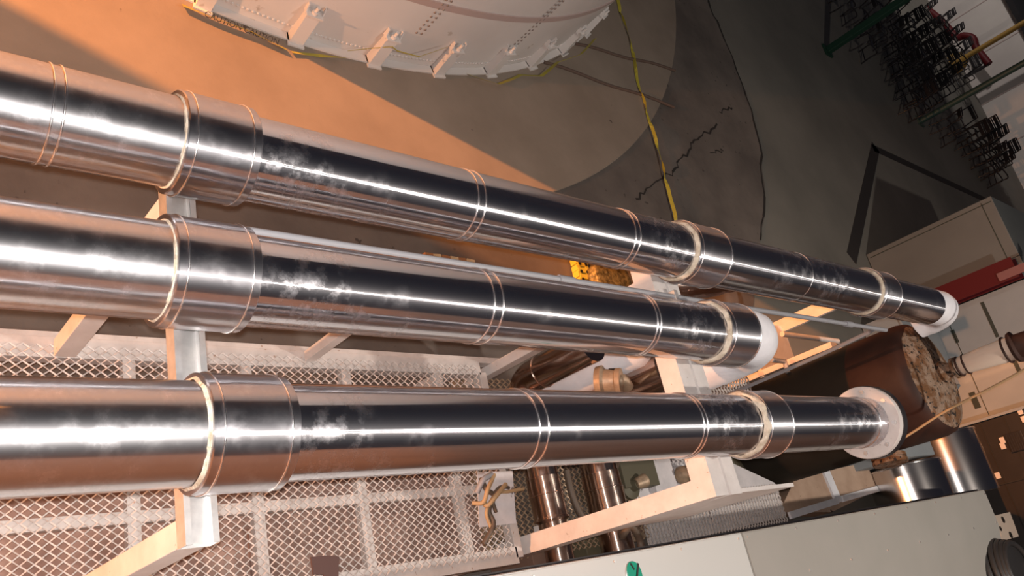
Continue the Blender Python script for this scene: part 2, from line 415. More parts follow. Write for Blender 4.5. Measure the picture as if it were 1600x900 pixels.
for k in range(8):
    a = 2*PI*k/8+.3; c = Vector((6.105, Y3+.225*math.cos(a), PZ+.225*math.sin(a)))
    bm = new(); lathe(bm, c, XD, [(0, .0), (0, .018), (.02, .018)], 6); obj('bolt', bm, M['galv'], fl)
bm = new(); lathe(bm, (6.17, Y3, PZ), XD, [(0, .275), (.06, .275), (.07, .20), (.16, .19), (.20, .12), (.2, 0)], 48)
ec = obj('end_cap', bm, M['black'], p3, 40); ec['label'] = 'black blind end cap'

# ------------------------------------------------------------------ supports
sf = thing('pipe_support', 'shiny galvanised channel trestle under the near pipe collars on white posts', 'support', (1.185, 1.2, .9))
bm = new()    # U channel, open at the top, along Y
for pts in ([(1.125, 2.511), (1.245, 2.511), (1.245, 2.592), (1.222, 2.592), (1.222, 2.584), (1.237, 2.584), (1.237, 2.519), (1.133, 2.519), (1.133, 2.584), (1.148, 2.584), (1.148, 2.592), (1.125, 2.592)],):
    prism(bm, [(x, .465, z) for x, z in pts], (0, 1.785, 0))
ch = obj('crossbeam', bm, M['galv'], sf); ch['label'] = 'galvanised open channel'
DECK = .90
for y0, y1 in ((.47, .57), (1.80, 1.90)):
    bm = new(); bx(bm, (1.13, y0, DECK), (1.24, y1, 2.51), .004); obj('post', bm, M['white'], sf)
sg = thing('pipe_support', 'white painted double-channel trestle under the far pipe collars', 'support', (4.42, 1.2, .9))
bm = new()
for x0, x1 in ((4.29, 4.425), (4.45, 4.57)):
    pts = [(x0, 2.44), (x1, 2.44), (x1, 2.59), (x0, 2.59)]
    prism(bm, [(x, .42, z) for x, z in pts], (0, 1.85, 0))
bx(bm, (4.40, .45, 2.46), (4.48, 2.25, 2.56))
obj('crossbeam', bm, M['white'], sg)
bm = new()
bx(bm, (4.29, .42, .51), (4.30, .55, 2.44)); bx(bm, (4.30, .42, .51), (4.50, .43, 2.44)); bx(bm, (4.30, .54, .51), (4.50, .55, 2.44))
obj('post', bm, M['white'], sg)
bm = new(); bx(bm, (4.30, 1.83, .51), (4.40, 1.91, 2.44), .004); obj('post', bm, M['white'], sg)
bm = new(); prism(bm, [(4.50, .455, 2.56), (5.26, .455, 2.56), (5.20, .455, 1.63), (4.74, .455, 1.55), (4.50, .455, 1.2)], (0, -.025, 0))
o = obj('side_plate', bm, M['white'], sg); o['label'] = 'wide pale side plate'
st = tag(obj('stanchion', (lambda b: (bx(b, (2.63, 1.84, DECK), (2.70, 1.91, 1.95), .003), b)[1])(new()), M['white'], None, loc=(2.66, 1.88, DECK)),
         'short white post rising from the mesh platform between the two pipe trestles', 'post')

# crumpled jacket flap hanging under pipe 1
bm = new(); g = []
for i in range(9):
    row = []
    for j in range(7):
        f_ = i/8; w_ = .24*(1-f_)**.8+.02
        yy = 1.99-(j/6-.1)*w_-.05*f_; zz = 2.60-.05*math.sin(j/6*PI)*(1-f_)-.12*(j/6)*(1-f_)+.03*noise.noise(Vector((i*.5, j*.5, 7)))
        row.append(bm.verts.new((4.56+i*.105, yy+.02*noise.noise(Vector((i*.6, j*.6, 1))), zz)))
    g.append(row)
for i in range(8):
    for j in range(6): bm.faces.new((g[i][j], g[i+1][j], g[i+1][j+1], g[i][j+1]))
bmesh.ops.solidify(bm, geom=bm.faces[:], thickness=.004)
o = obj('jacket_flap', bm, M['copper'], p1, 60); o['label'] = 'loose crumpled strip of jacket sheet'

# conduit running on the trestles, between pipes 1 and 2, then down
cn = thing('conduit', 'thin grey conduit running between the two upper pipes with a bent far end', 'conduit', (0, 1.74, 2.617))
pts = [(1.20, 1.737, 2.617), (3, 1.738, 2.617), (7.38, 1.738, 2.617), (7.46, 1.736, 2.605), (7.51, 1.735, 2.56), (7.52, 1.735, 2.48)]
pts += [(7.52, 1.71, 2.0), (7.52, 1.69, 1.2), (7.52, 1.68, .0)]
bm = new(); tube(bm, spline(pts, 4), .019, 12); obj('tube', bm, M['conduit'], cn, 60)
for x in (3.40, 6.95):
    bm = new(); cyl(bm, (x-.06, 1.738, 2.617), (x+.06, 1.738, 2.617), .027, 16); obj('coupling', bm, M['conduit'], cn, 40)
bm = new(); bx(bm, (4.42, 1.70, 2.59), (4.46, 1.78, 2.645), .004); obj('clamp', bm, M['galv'], cn)

# ------------------------------------------------------------------ the expanded-metal platform
dk = thing('mesh_platform', 'white painted expanded-metal platform on a bar frame beneath the pipes', 'platform', (2.2, 1.1, 0))
XA, XB, YA, YB = -.6, 4.16, .40, 1.92
def bar(a, b, name='frame_bar'):
    bm = new(); bx(bm, a, b, .003); return obj(name, bm, M['mesh'], dk)
bar((XA, YA-.04, DECK-.10), (XB, YA+.08, DECK-.008), 'edge_beam')
bar((XA, YB-.12, DECK-.10), (XB, YB+.0, DECK-.008), 'edge_beam')
bar((XA, YB-.01, DECK-.13), (XB+.4, YB+.04, DECK-.03), 'edge_beam')
bar((XB-.02, YA, DECK-.10), (XB+.05, YB-.1, DECK-.008), 'edge_beam')
xs = [.0, .76, 1.52, 2.22, 2.935, 3.73]
for x in xs: bar((x-.035, YA+.08, DECK-.07), (x+.035, YB-.12, DECK-.009))
bar((XA, .88, DECK-.068), (XB-.02, .945, DECK-.0085), 'middle_bar')
for x0, x1 in ((-.6, .76), (.76, 2.22), (2.22, 3.73), (3.73, 4.12)):
    bm = new(); expanded(bm, (x0, YA+.02, DECK-.002), (1, 0, 0), (0, 1, 0), x1-x0, 1.44, .064, .05, .0075, .005)
    obj('mesh_panel', bm, M['mesh'], dk)
bm = new(); bx(bm, (XA, YA+.06, .52), (XB-.02, YB-.13, .53)); bx(bm, (2.3, YA+.1, .53), (3.4, YA+.45, .56)); o = obj('tray', bm, M['traybrown'], dk); o['label'] = 'brown tray seen through the mesh'
for x in (-.3, 1.9, 3.95):
    for y in (YA+.02, YB-.06):
        bm = new(); bx(bm, (x-.04, y-.04, FZ), (x+.04, y+.04, DECK-.09)); obj('leg', bm, M['white'], dk)

# ------------------------------------------------------------------ the big white tank
tk = thing('storage_tank', 'huge round white riveted storage tank on the concrete pad', 'tank', TC)
bm = new(); lathe(bm, TC+Vector((0, 0, FZ)), (0, 0, 1), [(0, TR), (.90, TR), (.905, TR-.012), (7.4, TR-.012), (7.9, TR-.6), (8.6, 0)], 240)
obj('shell', bm, M['tank'], tk, 40)
bm = new(); lathe(bm, TC+Vector((0, 0, FZ)), (0, 0, 1), [(0, TR+.001), (0, TR+.09), (.018, TR+.09), (.018, TR+.001)], 240, False)
obj('base_flange', bm, M['tank'], tk, 40)
bm = new(); lathe(bm, TC, (0, 0, 1), [(.90, TR-.012), (.90, TR+.004), (.985, TR+.004), (.985, TR-.012)], 240, False)
o = obj('lap_seam', bm, M['tank_line'], tk, 40); o['label'] = 'dull pink horizontal seam band'
def tpt(deg, rr, z): a = math.radians(deg); return TC+Vector((math.cos(a)*rr, math.sin(a)*rr, z))
bm = new()      # rivet row above the base
for k in range(150):
    dg = -104+k*.42
    c = tpt(dg, TR, .13); lathe(bm, c, c-TC-Vector((0, 0, .13)), [(0, .017), (.008, .013), (.011, 0)], 6, False)
obj('rivet_row', bm, M['tank'], tk)['kind'] = 'stuff'
for dg, z0 in ((-80.1, .52), (-66.8, .50)):
    bm = new()
    for k in range(34):
        for e in (-.28, .28):
            c = tpt(dg+e, TR, z0+.065*k); lathe(bm, c, c-TC-Vector((0, 0, c.z)), [(0, .016), (.008, .012), (.011, 0)], 6, False)
    obj('riveted_seam', bm, M['dark_dot'], tk)['kind'] = 'stuff'
def chair(dg):
    a = math.radians(dg); e = Vector((math.cos(a), math.sin(a), 0)); t = Vector((-e.y, e.x, 0)); rot = Matrix((e, t, (0, 0, 1))).transposed()
    P = lambda rad, tan, z: TC+e*(TR+rad)+t*tan+Vector((0, 0, z))
    bm = new()
    prism(bm, [P(.0, -.07, .02), P(.115, -.07, .02), P(.075, -.07, .40), P(.0, -.07, .40)], t*.14)
    box(bm, P(.05, 0, .415), (.10, .17, .022), rot)
    for s in (-1, 1):
        prism(bm, [P(0, s*.08, .40), P(.07, s*.08, .40), P(.03, s*.08, .50), P(0, s*.08, .50)], t*.010*s)
    box(bm, P(.07, 0, .03), (.15, .17, .02), rot)
    c = obj('anchor_chair', bm, M['tank'], tk)
    bm = new(); lathe(bm, P(.055, 0, .426), (0, 0, 1), [(0, .032), (.03, .032), (.032, .018), (.085, .018), (.085, 0)], 10); obj('anchor_bolt', bm, M['tank'], c, 40)
for k in range(9): chair(-105+7.5*k)

# caution tape wound round the foot of the tank
tp = thing('caution_tape', 'yellow caution tape with black lettering sagging round the tank foot', 'tape', tpt(-80, TR, FZ))
def tape_run(keys, w=.05):
    P = []; U = []
    for (d0, r0, z0, t0), (d1, r1, z1, t1) in zip(keys, keys[1:]):
        for k in range(8):
            f_ = k/8; dg = d0+(d1-d0)*f_; P.append(tpt(dg, TR+r0+(r1-r0)*f_, z0+(z1-z0)*f_))
            tw = t0+(t1-t0)*f_; a = math.radians(dg); e = Vector((math.cos(a), math.sin(a), 0))
            U.append(Vector((0, 0, 1))*math.cos(tw)+e*math.sin(tw))
    return P, U
for keys, w in (([(-99, .20, .06, 1.0), (-97, .21, .08, .8), (-94, .20, .08, .7), (-90.5, .24, .05, 1.0)], .085),
                ([(-90.5, .24, .05, 1.0), (-88, .16, .03, 1.3), (-85.4, .14, .09, .6)], .05),
                ([(-85.4, .06, .10, .2), (-83.6, .06, .22, .1), (-82.4, .11, .36, .1), (-81.6, .10, .31, 0.), (-79, .10, .285, 0.), (-76.2, .05, .48, .2)], .014),
                ([(-71.2, .10, .06, .9), (-67.5, .25, .06, .8), (-63, .17, .05, .9), (-59.9, .26, .06, .9), (-56, .18, .10, .6), (-52.5, .26, .22, .4), (-48, .2, .3, .3)], .055)):
    P, U = tape_run(keys, w); bm = new(); ribbon(bm, P, U, w); obj('tape', bm, M['yellowdull'], tp)
# lettering on the tape near the left end
cu = D.curves.new('lettering', 'FONT'); cu.body = 'CAUTION CAUTION'; cu.size = .075; cu.extrude = .0008; cu.align_x = 'CENTER'; cu.align_y = 'CENTER'
tmp = D.objects.new('lettering', cu); COL.objects.link(tmp)
dg_ = bpy.context.evaluated_depsgraph_get(); me = D.meshes.new_from_object(tmp.evaluated_get(dg_)); D.objects.remove(tmp)
a = math.radians(-94.6); e = Vector((math.cos(a), math.sin(a), 0)); t = Vector((-e.y, e.x, 0))
upv = (Vector((0, 0, 1))*math.cos(.72)+e*math.sin(.72)*-1).normalized()
nrm = t.cross(upv).normalized()
mm = Matrix((t, upv, nrm)).transposed()
for v in me.vertices: v.co = mm @ Vector((v.co.x, v.co.y, v.co.z))+tpt(-94.6, TR+.203, .082)+nrm*.006-Vector(tp.location)
me.materials.append(M['ink']); lo = D.objects.new('lettering', me); COL.objects.link(lo); lo.parent = tp; lo['label'] = 'black lettering'

# tape stretched over the floor, twisted
tl = [at_z(x, y, FZ+.02) for x, y in ((958, -30), (965, 0), (972, 28), (985, 62), (992, 105), (1000, 140), (1010, 172), (1018, 200), (1030, 238), (1036, 265), (1046, 305), (1056, 345), (1064, 380))]
P = spline(tl, 6); U = []
for i, p in enumerate(P):
    d = (P[min(i+1, len(P)-1)]-P[max(i-1, 0)]).normalized(); s = Vector((-d.y, d.x, 0))
    tw = math.sin(i*.33)*1.1+.4*math.sin(i*.9); U.append(s*math.cos(tw)+Vector((0, 0, 1))*math.sin(tw))
    P[i] = Vector((p.x, p.y, FZ+.010+.024*abs(math.sin(tw))))
bm = new(); ribbon(bm, P, U, .05)
tag(obj('caution_tape', bm, M['yellowdull'], None, loc=(9.4, 7, FZ)), 'twisted yellow tape stretched across the pad towards the farthest pipe', 'tape')
for (a, b_), lab in (((( 898, 68), (1054, 109)), 'thin rusty rod lying on the pad, the one further from the pipes'), (((850, 97), (1052, 166)), 'thin rusty rod lying on the pad, the one closer to the pipes')):
    A, B = at_z(*a, FZ+.014), at_z(*b_, FZ+.014)
    Q = [A.lerp(B, k/8)+Vector((0, .02*math.sin(k*1.3), 0)) for k in range(9)]
    bm = new(); tube(bm, Q, .022, 8); tag(obj('rod', bm, M['brownrod'], None, 60, A), lab, 'rod', 'rods lying on the tank pad')

# ------------------------------------------------------------------ small things on the pad seen between the pipes
A = at_z(903, 428, FZ)
cl = thing('yellow_bracket', 'bright yellow perforated bracket standing on the floor between the two upper pipes', 'bracket', A)
bm = new(); d = Vector((.06, 1, 0)).normalized()
for k in range(5):
    c = A+d*(-.16+.08*k); w = .085 if k % 2 == 0 else .075
    box(bm, c+Vector((0, 0, .05)), (w*2.1, .055, .10))
    box(bm, c+Vector((-.07, .03, .05)), (.05, .06, .09)); box(bm, c+Vector((.07, .03, .05)), (.05, .06, .09))
obj('body', bm, M['yellow'], cl)
bm = new()
for k in range(3):
    for s in (-.05, .05): c = A+d*(-.12+.10*k)+Vector((s, 0, .102)); lathe(bm, c, (0, 0, 1), [(0, .022), (.004, .022), (.004, 0)], 10)
o = obj('hole', bm, M['ink'], cl); o['label'] = 'dark round holes'
bm = new(); c = at_z(950, 440, .14); bmesh.ops.create_icosphere(bm, subdivisions=4, radius=1)
for v in bm.verts:
    q = v.co.normalized(); m_ = max(abs(q.x), abs(q.y), abs(q.z)); q = q/m_*(.55)+q*.40
    nz = noise.noise(q*3.2)+.5*noise.noise(q*7)
    v.co = c+Vector((q.x*.34, q.y*.17, q.z*.13))+q*nz*.022
tag(obj('insulation_bundle', bm, M['foil'], None, 60, c), 'crinkled gold-brown foil bundle lying beside the yellow bracket', 'bundle')
A, B = at_z(664, 410, FZ+.03), at_z(742, 421, FZ+.03)
for k in range(6):
    c = A.lerp(B, (k+.5)/6); bm = new(); box(bm, c, (.10, .20, .05), Matrix.Rotation(.1*math.sin(k*2), 3, 'Z'), .004)
    tag(obj('timber_offcut', bm, M['wood'] if k in (1, 3, 5) else M['orangewood'], None, None, c),
        ('pale' if k in (1, 3, 5) else 'dark orange')+' timber offcut in the row on the floor under the middle pipe', 'timber', 'timber offcuts between the pipes')

# ------------------------------------------------------------------ copper-toned lower pipes with risers
def lower_pipe(xc, r_, zc, yrise, ztop, lab, cap):
    t = thing('riser_pipe', lab, 'pipe', (xc, yrise, FZ))
    R = .16
    pts = [Vector((xc, yrise, ztop)), Vector((xc, yrise, zc+R+.02))]
    for k in range(9):
        a = PI/2*k/8; pts.append(Vector((xc, yrise-R+R*math.cos(a), zc+R-R*math.sin(a))))
    pts += [Vector((xc, yrise-R-.05, zc)), Vector((xc, .98, zc))]
    bm = new(); tube(bm, pts, r_, 40); obj('riser', bm, M['copper'], t, 50)
    bm = new(); lathe(bm, (xc, 1.0, zc), (0, -1, 0), [(0, r_+.004), (.32, r_+.004), (.325, r_+.012), (.34, r_+.012), (.345, r_+.002), (.36, r_-.02), (1.0, r_-.02)], 40)
    obj('jacket', bm, M['copper_run'], t, 30)
    for c_, ax_, e_ in (((xc, .86, zc), (0, 1, 0), .005), ((xc, yrise-R-.02, zc), (0, 1, 0), .002), ((xc, yrise, zc+R+.12), (0, 0, 1), .002)):
        bm = new(); torus(bm, c_, ax_, r_+e_, .006, 40); obj('joint_bead', bm, M['copper'], t, 60)
    if cap:
        bm = new(); lathe(bm, (xc, yrise, ztop-.02), (0, 0, 1), [(0, r_+.002), (0, r_+.05), (.05, r_+.05), (.05, 0)], 40); o = obj('flange_cap', bm, M['black'], t, 40); o['label'] = 'dark flange cap'
    bm = new(); bx(bm, (xc-.05, .55, .506), (xc+.05, .65, zc-r_+.03)); obj('foot', bm, M['white'], t)
    return t
lower_pipe(4.78, .135, .68, 1.83, 1.55, 'copper-toned jacketed pipe with elbow, beside the mesh platform', False)
lower_pipe(5.48, .165, .68, 1.60, 1.74, 'wider copper-toned jacketed pipe with a dark capped riser', True)

# pump with grey body and tan valve head, between the risers
pm = thing('pump', 'upright white pump body with tan cast valve head between the copper-toned risers', 'pump', at_z(905, 590, FZ))
A = at_z(884, 602, .7); A.z = .506
bm = new(); lathe(bm, A, (0, 0, 1), [(0, .20), (.04, .20), (.04, .14), (1.07, .14), (1.14, .10), (1.15, 0)], 36); obj('pump_body', bm, M['wrap'], pm, 40)
c = at_z(946, 585, 1.40)
bm = new(); lathe(bm, c-Vector((.08, .05, .04)), Vector((.5, -.25, .9)), [(0, .10), (0, .12), (.05, .13), (.07, .10), (.15, .085), (.16, .10), (.20, .10), (.20, .05), (.14, .045), (.14, 0)], 28)
o = obj('valve_head', bm, M['tan'], pm, 40); o['label'] = 'tan cast valve head with dark opening'
bm = new(); lathe(bm, c+Vector((-.02, -.02, .055)), Vector((.5, -.25, .9)), [(0, .048), (.062, .048), (.062, 0)], 20); obj('valve_opening', bm, M['ink'], o)
bm = new(); tube(bm, [c+Vector((.05, -.02, .02)), c+Vector((.16, -.06, .04)), c+Vector((.24, -.10, 0))], .05, 16); obj('side_port', bm, M['tan'], o, 60)

# ------------------------------------------------------------------ clutter right of the platform
def at_box(name, px, z, size, m_, lab, cat, rot=0, bev=.004, group=None):
    c = at_z(*px, z); bm = new(); h = z-FZ
    box(bm, (c.x, c.y, FZ+h/2), (size[0], size[1], h), Matrix.Rotation(rot, 3, 'Z'), bev)
    return tag(obj(name, bm, m_, None, None, (c.x, c.y, FZ)), lab, cat, group)
lower = thing('mesh_walkway', 'dark worn mesh walkway strip between the white platform and copper pipes', 'walkway', (4.5, 1.0, 0))
bm = new(); expanded(bm, (4.24, .42, .50), (1, 0, 0), (0, 1, 0), 1.9, 1.5, .066, .05, .010, .005); obj('mesh_panel', bm, M['tan'], lower)
bm = new(); bx(bm, (4.22, .40, .42), (4.26, 1.92, .495)); obj('edge_bar', bm, M['tan'], lower)
bm = new(); bx(bm, (4.47, .42, .44), (4.54, 1.9, .494)); obj('edge_bar', bm, M['lilac'], lower)
for x in (4.3, 6.1):
    for y in (.45, 1.85): bm = new(); bx(bm, (x-.03, y-.03, FZ), (x+.03, y+.03, .46)); obj('leg', bm, M['tan'], lower)
pg = thing('mesh_grating', 'pale mesh grating on a sheet beyond the copper pipes, along the grey cabinet', 'grating', (6.8, .7, 0))
bm = new(); prism(bm, [(6.15, .33, .46), (8.6, .42, .46), (8.6, .80, .46), (7.2, 1.3, .46), (6.15, 1.3, .46)], (0, 0, .012)); o = obj('sheet', bm, M['lilac'], pg)
bm = new(); expanded(bm, (6.1, .36, .50), (1, 0, 0), (0, 1, 0), 2.5, .42, .055, .06, .012, .005); obj('mesh_panel', bm, M['mesh'], pg)
bm = new(); expanded(bm, (6.6, .78, .50), (1, 0, 0), (0, 1, 0), .9, .5, .075, .05, .014, .005); obj('mesh_panel', bm, M['lilac'], pg)
for x in (6.2, 8.5): bm = new(); bx(bm, (x-.03, .45, FZ), (x+.03, .51, .46)); obj('leg', bm, M['white'], pg)
at_box('equipment_box', (1000, 738), .60, (.50, .26, .3), M['olive'], 'olive green box behind the tan-capped valve', 'box')
at_box('equipment_box', (1035, 735), .55, (.34, .40, .3), M['lilac'], 'pale grey box beside the olive green box', 'box')
c = at_z(1008, 752, .72)
vv = thing('valve', 'small olive valve with a tan cap beside the white trestle post', 'valve', (c.x, c.y, FZ))
bm = new(); lathe(bm, (c.x, c.y, FZ), (0, 0, 1), [(0, .10), (.3, .08), (.4, .12), (.52, .12), (.55, .06), (.62, .05)], 20); obj('body', bm, M['olive'], vv, 40)
bm = new(); lathe(bm, c+Vector((-.02, 0, -.1)), Vector((1, .2, .35)), [(0, .05), (.10, .065), (.12, .06), (.12, 0)], 16); o = obj('cap', bm, M['tan'], vv, 40); o['label'] = 'tan cap'
c = at_z(1088, 735, .72)
vv = thing('valve', 'small brass-toned cross-handled valve just in front of the far trestle beam', 'valve', (c.x, c.y, FZ))
bm = new(); lathe(bm, (c.x, c.y, FZ), (0, 0, 1), [(0, .06), (.45, .05), (.5, .09), (.6, .08), (.66, .03), (.7, .03)], 20); obj('body', bm, M['tan'], vv, 40)
bm = new()
for a in (.2, .2+PI/2): e = Vector((math.cos(a), math.sin(a), 0))*.12; cyl(bm, c-e, c+e, .022, 10)
obj('handle', bm, M['olive'], vv, 40)
# dark hoses next to the wide copper pipe
for i, (pts, rd, m_, lab) in enumerate((
    ([(963, 722, .75), (958, 745, .78), (970, 765, .72), (965, 785, .65)], .035, 'cable', 'dark hose twisting down beside the wide copper pipe'),
    ([(975, 815, .8), (972, 838, .85), (985, 822, .95), (1000, 845, .9), (1003, 872, .9)], .03, 'cable', 'dark looped hose standing by the grey cabinet edge'),
    ([(885, 735, .6), (893, 770, .6), (905, 800, .6), (915, 812, .6)], .03, 'cable', 'dark hose lying between the two copper pipes'),
    )):
    P = spline([at_z(x, y, z) for x, y, z in pts], 8); bm = new(); tube(bm, P, rd, 10)
    tag(obj('hose', bm, M[m_], None, 60, P[0]), lab, 'hose')
at_box('brown_box', (1022, 815), .45, (.34, .20, .3), M['brownbox'], 'brown box under the pale side plate, near the grey cabinet', 'box')
at_box('cardboard_box', (862, 888), .55, (.36, .30, .3), M['brownbox'], 'brown cardboard box below the narrow copper pipe end', 'box')
at_box('steel_box', (935, 850), .50, (.32, .34, .3), M['olive'], 'dark box between the lower ends of the copper pipes', 'box')
# tangle of cable ends lying on the platform
cb = thing('cable_bundle', 'tangle of cut brown and tan cables lying on the right end of the platform', 'cable', at_z(765, 780, DECK+.01))
for pts, rd, m_ in (
    ([(752, 748, .03), (760, 765, .08), (772, 775, .06), (764, 798, .04), (771, 820, .05), (755, 850, .02)], .018, 'cable'),
    ([(772, 742, .06), (762, 765, .12), (755, 785, .08), (738, 786, .02)], .016, 'cablelight'),
    ([(790, 757, .05), (775, 775, .1), (762, 790, .08), (756, 785, .05)], .018, 'cablelight'),
    ([(795, 762, .03), (780, 762, .06), (770, 780, .08), (775, 800, .05)], .014, 'cable'),
    ([(745, 770, .04), (755, 750, .09), (768, 742, .05)], .022, 'conduit'),
    ([(818, 764, .03), (795, 768, .05), (775, 772, .06), (760, 800, .05), (768, 830, .03), (757, 848, .02)], .013, 'cablelight')):
    bm = new(); tube(bm, spline([at_z(x, y, DECK+h) for x, y, h in pts], 8), rd, 8); obj('cable_end', bm, M[m_], cb, 60)
c = at_z(507, 884, DECK+.004); bm = new()
prism(bm, [c+Vector(v) for v in ((-.09, .06, 0), (.02, .055, 0), (.10, .04, 0), (.085, -.03, 0), (.07, -.12, 0), (.0, -.10, 0), (-.02, -.05, 0), (-.085, -.04, 0))], (0, 0, .014))
tag(obj('scrap_piece', bm, M['darkscrap'], None, None, c), 'dark brown broken scrap lying on the mesh platform', 'scrap')
bm = new(); c = at_z(770, 762, DECK+.0)
prism(bm, [at_z(x, y, DECK+.002) for x, y in ((745, 738), (800, 736), (806, 818), (748, 824))], (0, 0, .006))
tag(obj('sheet_scrap', bm, M['lilac'], None, None, c), 'pale grey sheet lying under the cable tangle on the platform', 'sheet')

# ------------------------------------------------------------------ rusty upright tank behind the pipe ends
RC = Vector((9.10, 1.42, FZ)); RR = .62
rt = thing('rusty_tank', 'dark brown upright tank with a flaking rusty top behind the pipe ends', 'tank', RC)
bm = new(); lathe(bm, RC, (0, 0, 1), [(0, RR-.03), (.12, RR-.03), (.14, RR), (1.72, RR)], 72, False)  # near-black up to the brown upper band
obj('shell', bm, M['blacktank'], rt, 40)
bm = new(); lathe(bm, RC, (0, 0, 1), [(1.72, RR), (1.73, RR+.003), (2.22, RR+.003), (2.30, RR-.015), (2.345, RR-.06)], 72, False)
o = obj('upper_band', bm, M['rusttank'], rt, 40); o['label'] = 'brown upper band of the tank'
bm = new(); lathe(bm, RC, (0, 0, 1), [(2.33, RR-.05), (2.352, RR-.065), (2.40, RR-.2), (2.43, RR-.4), (2.44, 0)], 72, False, lambda l, a, rr: rr+.006*noise.noise(Vector((math.cos(a)*6, math.sin(a)*6, l*5))))
o = obj('top', bm, M['rust'], rt, 60); o['label'] = 'flaking rusty domed top'
bm = new(); lathe(bm, RC, (0, 0, 1), [(2.42, .10), (2.47, .12), (2.52, .075), (2.55, .075), (2.57, .11), (2.60, .11), (2.60, 0)], 24); o = obj('nozzle', bm, M['rust'], rt, 40)
bm = new(); lathe(bm, RC+Vector((0, 0, 2.60)), (0, 0, 1), [(0, .075), (.02, .085), (.10, .10), (.5, .125), (.56, .12), (.58, .09), (.58, 0)], 32, True, wrinkle(3, .012)); o = obj('wrapped_stub', bm, M['outlet'], rt, 60); o['label'] = 'cream wrapped outlet pipe'
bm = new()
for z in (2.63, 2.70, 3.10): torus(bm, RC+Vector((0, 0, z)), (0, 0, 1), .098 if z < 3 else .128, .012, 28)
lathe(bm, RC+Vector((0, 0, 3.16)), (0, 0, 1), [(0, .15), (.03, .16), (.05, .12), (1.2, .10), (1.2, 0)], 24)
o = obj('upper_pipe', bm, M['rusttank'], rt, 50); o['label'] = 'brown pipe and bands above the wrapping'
a = math.radians(-97); e = Vector((math.cos(a), math.sin(a), 0))
bm = new(); c = RC+e*(RR-.03)+Vector((0, 0, 1.62))
lathe(bm, c, e, [(0, .12), (.06, .12), (.06, .18), (.10, .18), (.10, .16), (.12, .16), (.12, .18), (.16, .18), (.16, 0)], 32); o = obj('side_flange', bm, M['rust'], rt, 40); o['label'] = 'rusted side flange'
P = [at_x(1395, 695, 8.5), at_x(1430, 673, 8.55), at_x(1480, 641, 8.6), at_x(1560, 600, 8.6), at_x(1640, 555, 8.6), at_x(1760, 490, 8.7)]
bm = new(); tube(bm, spline(P, 8), .012, 8); tag(obj('cable', bm, M['cablelight'], None, 60, P[0]), 'thin tan cable slanting up past the rusty tank top', 'cable')
# olive lower foot in front of the tank
bm = new(); lathe(bm, (RC.x, RC.y, FZ), (0, 0, 1), [(0, RR+.07), (.05, RR+.07), (.06, RR+.0), (.14, RR-.02)], 64, False); o = obj('base_ring', bm, M['olive'], rt, 40); o['label'] = 'olive base ring'

# ------------------------------------------------------------------ white strut frame beyond the middle pipe
fr = thing('strut_frame', 'white strut-channel frame with two leaning rails beyond the wrapped elbow', 'frame', (8.0, 2.2, FZ))
def vpost(px0, z0, z1, w, d_, name='post'):
    c = at_z(*px0, z0); bm = new(); bx(bm, (c.x-d_/2, c.y-w/2, FZ), (c.x+d_/2, c.y+w/2, z1), .003)
    return c, obj(name, bm, M['white'], fr)
cA, _ = vpost((1216, 512), .5, at_x(1306, 481, at_z(1216, 512, .5).x).z, .17, .06)
cB, _ = vpost((1190, 585), .5, at_x(1302, 536, at_z(1190, 585, .5).x).z, .07, .14)
bm = new(); c0 = at_z(1222, 522, 1.0); c1 = at_z(1309, 533, 1.0)
tube(bm, [c0, c1, c1+Vector((.02, -.06, 0)), at_z(1313, 547, 1.0)], .032, 12); obj('rail', bm, M['white'], fr, 50)
bm = new(); c0 = at_z(1205, 562, 1.0); c1 = at_z(1226, 565, 1.0); tube(bm, [c0, c1, at_z(1231, 582, 1.0)], .03, 12); obj('rail', bm, M['white'], fr, 50)
bm = new(); expanded(bm, at_z(1108, 617, .6), (1, 0, 0), (0, 1, 0), .9, .3, .06, .08, .016, .006); obj('mesh_step', bm, M['mesh'], fr)
bm = new(); bx(bm, (cB.x-.05, cB.y-.05, .5), (cA.x+.05, cA.y, .55)); obj('cross_bar', bm, M['white'], fr)

# ------------------------------------------------------------------ enclosures at the far right
FX = 15.2
ge = thing('enclosure', 'tall plain grey panelled enclosure behind the end of the farthest pipe', 'enclosure', (FX+1, 4.2, 0))
bm = new(); bx(bm, (FX, 3.76, 0), (FX+2.2, 4.90, 2.31), .01); bx(bm, (FX, 3.40, 0), (FX+2.2, 3.755, 2.31), .01); obj('panel', bm, M['greypanel'], ge)
bm = new(); bx(bm, (FX-.006, 3.5, 2.12), (FX+.02, 4.85, 2.135)); bx(bm, (FX-.006, 4.80, .05), (FX+.02, 4.815, 2.28)); obj('panel_seam', bm, M['gap'], ge)
rc = thing('red_column', 'dark red painted steel column at the grey enclosure corner', 'column', (FX-.2, 3.55, 0))
bm = new(); pts = [(FX-.30, 3.37), (FX-.28, 3.37), (FX-.28, 3.53), (FX-.06, 3.53), (FX-.06, 3.37), (FX-.04, 3.37), (FX-.04, 3.72), (FX-.06, 3.72), (FX-.06, 3.56), (FX-.28, 3.56), (FX-.28, 3.72), (FX-.30, 3.72)]
prism(bm, [(x, y, 0) for x, y in pts], (0, 0, 2.24)); obj('web', bm, M['red'], rc)
bm = new(); bx(bm, (FX-.33, 3.40, 1.95), (FX-.30, 3.54, 2.9), .004); o = obj('strap', bm, M['redlight'], rc); o['label'] = 'faded pink strap'
we = thing('enclosure', 'off-white panelled enclosure with dark slots behind the rusty tank', 'enclosure', (FX+1, 2.4, 0))
bm = new(); bx(bm, (FX, 1.44, 0), (FX+2.2, 2.44, 2.9), .006); bx(bm, (FX, 2.45, 0), (FX+2.2, 3.36, 2.9), .006); obj('panel', bm, M['facade'], we)
bm = new()
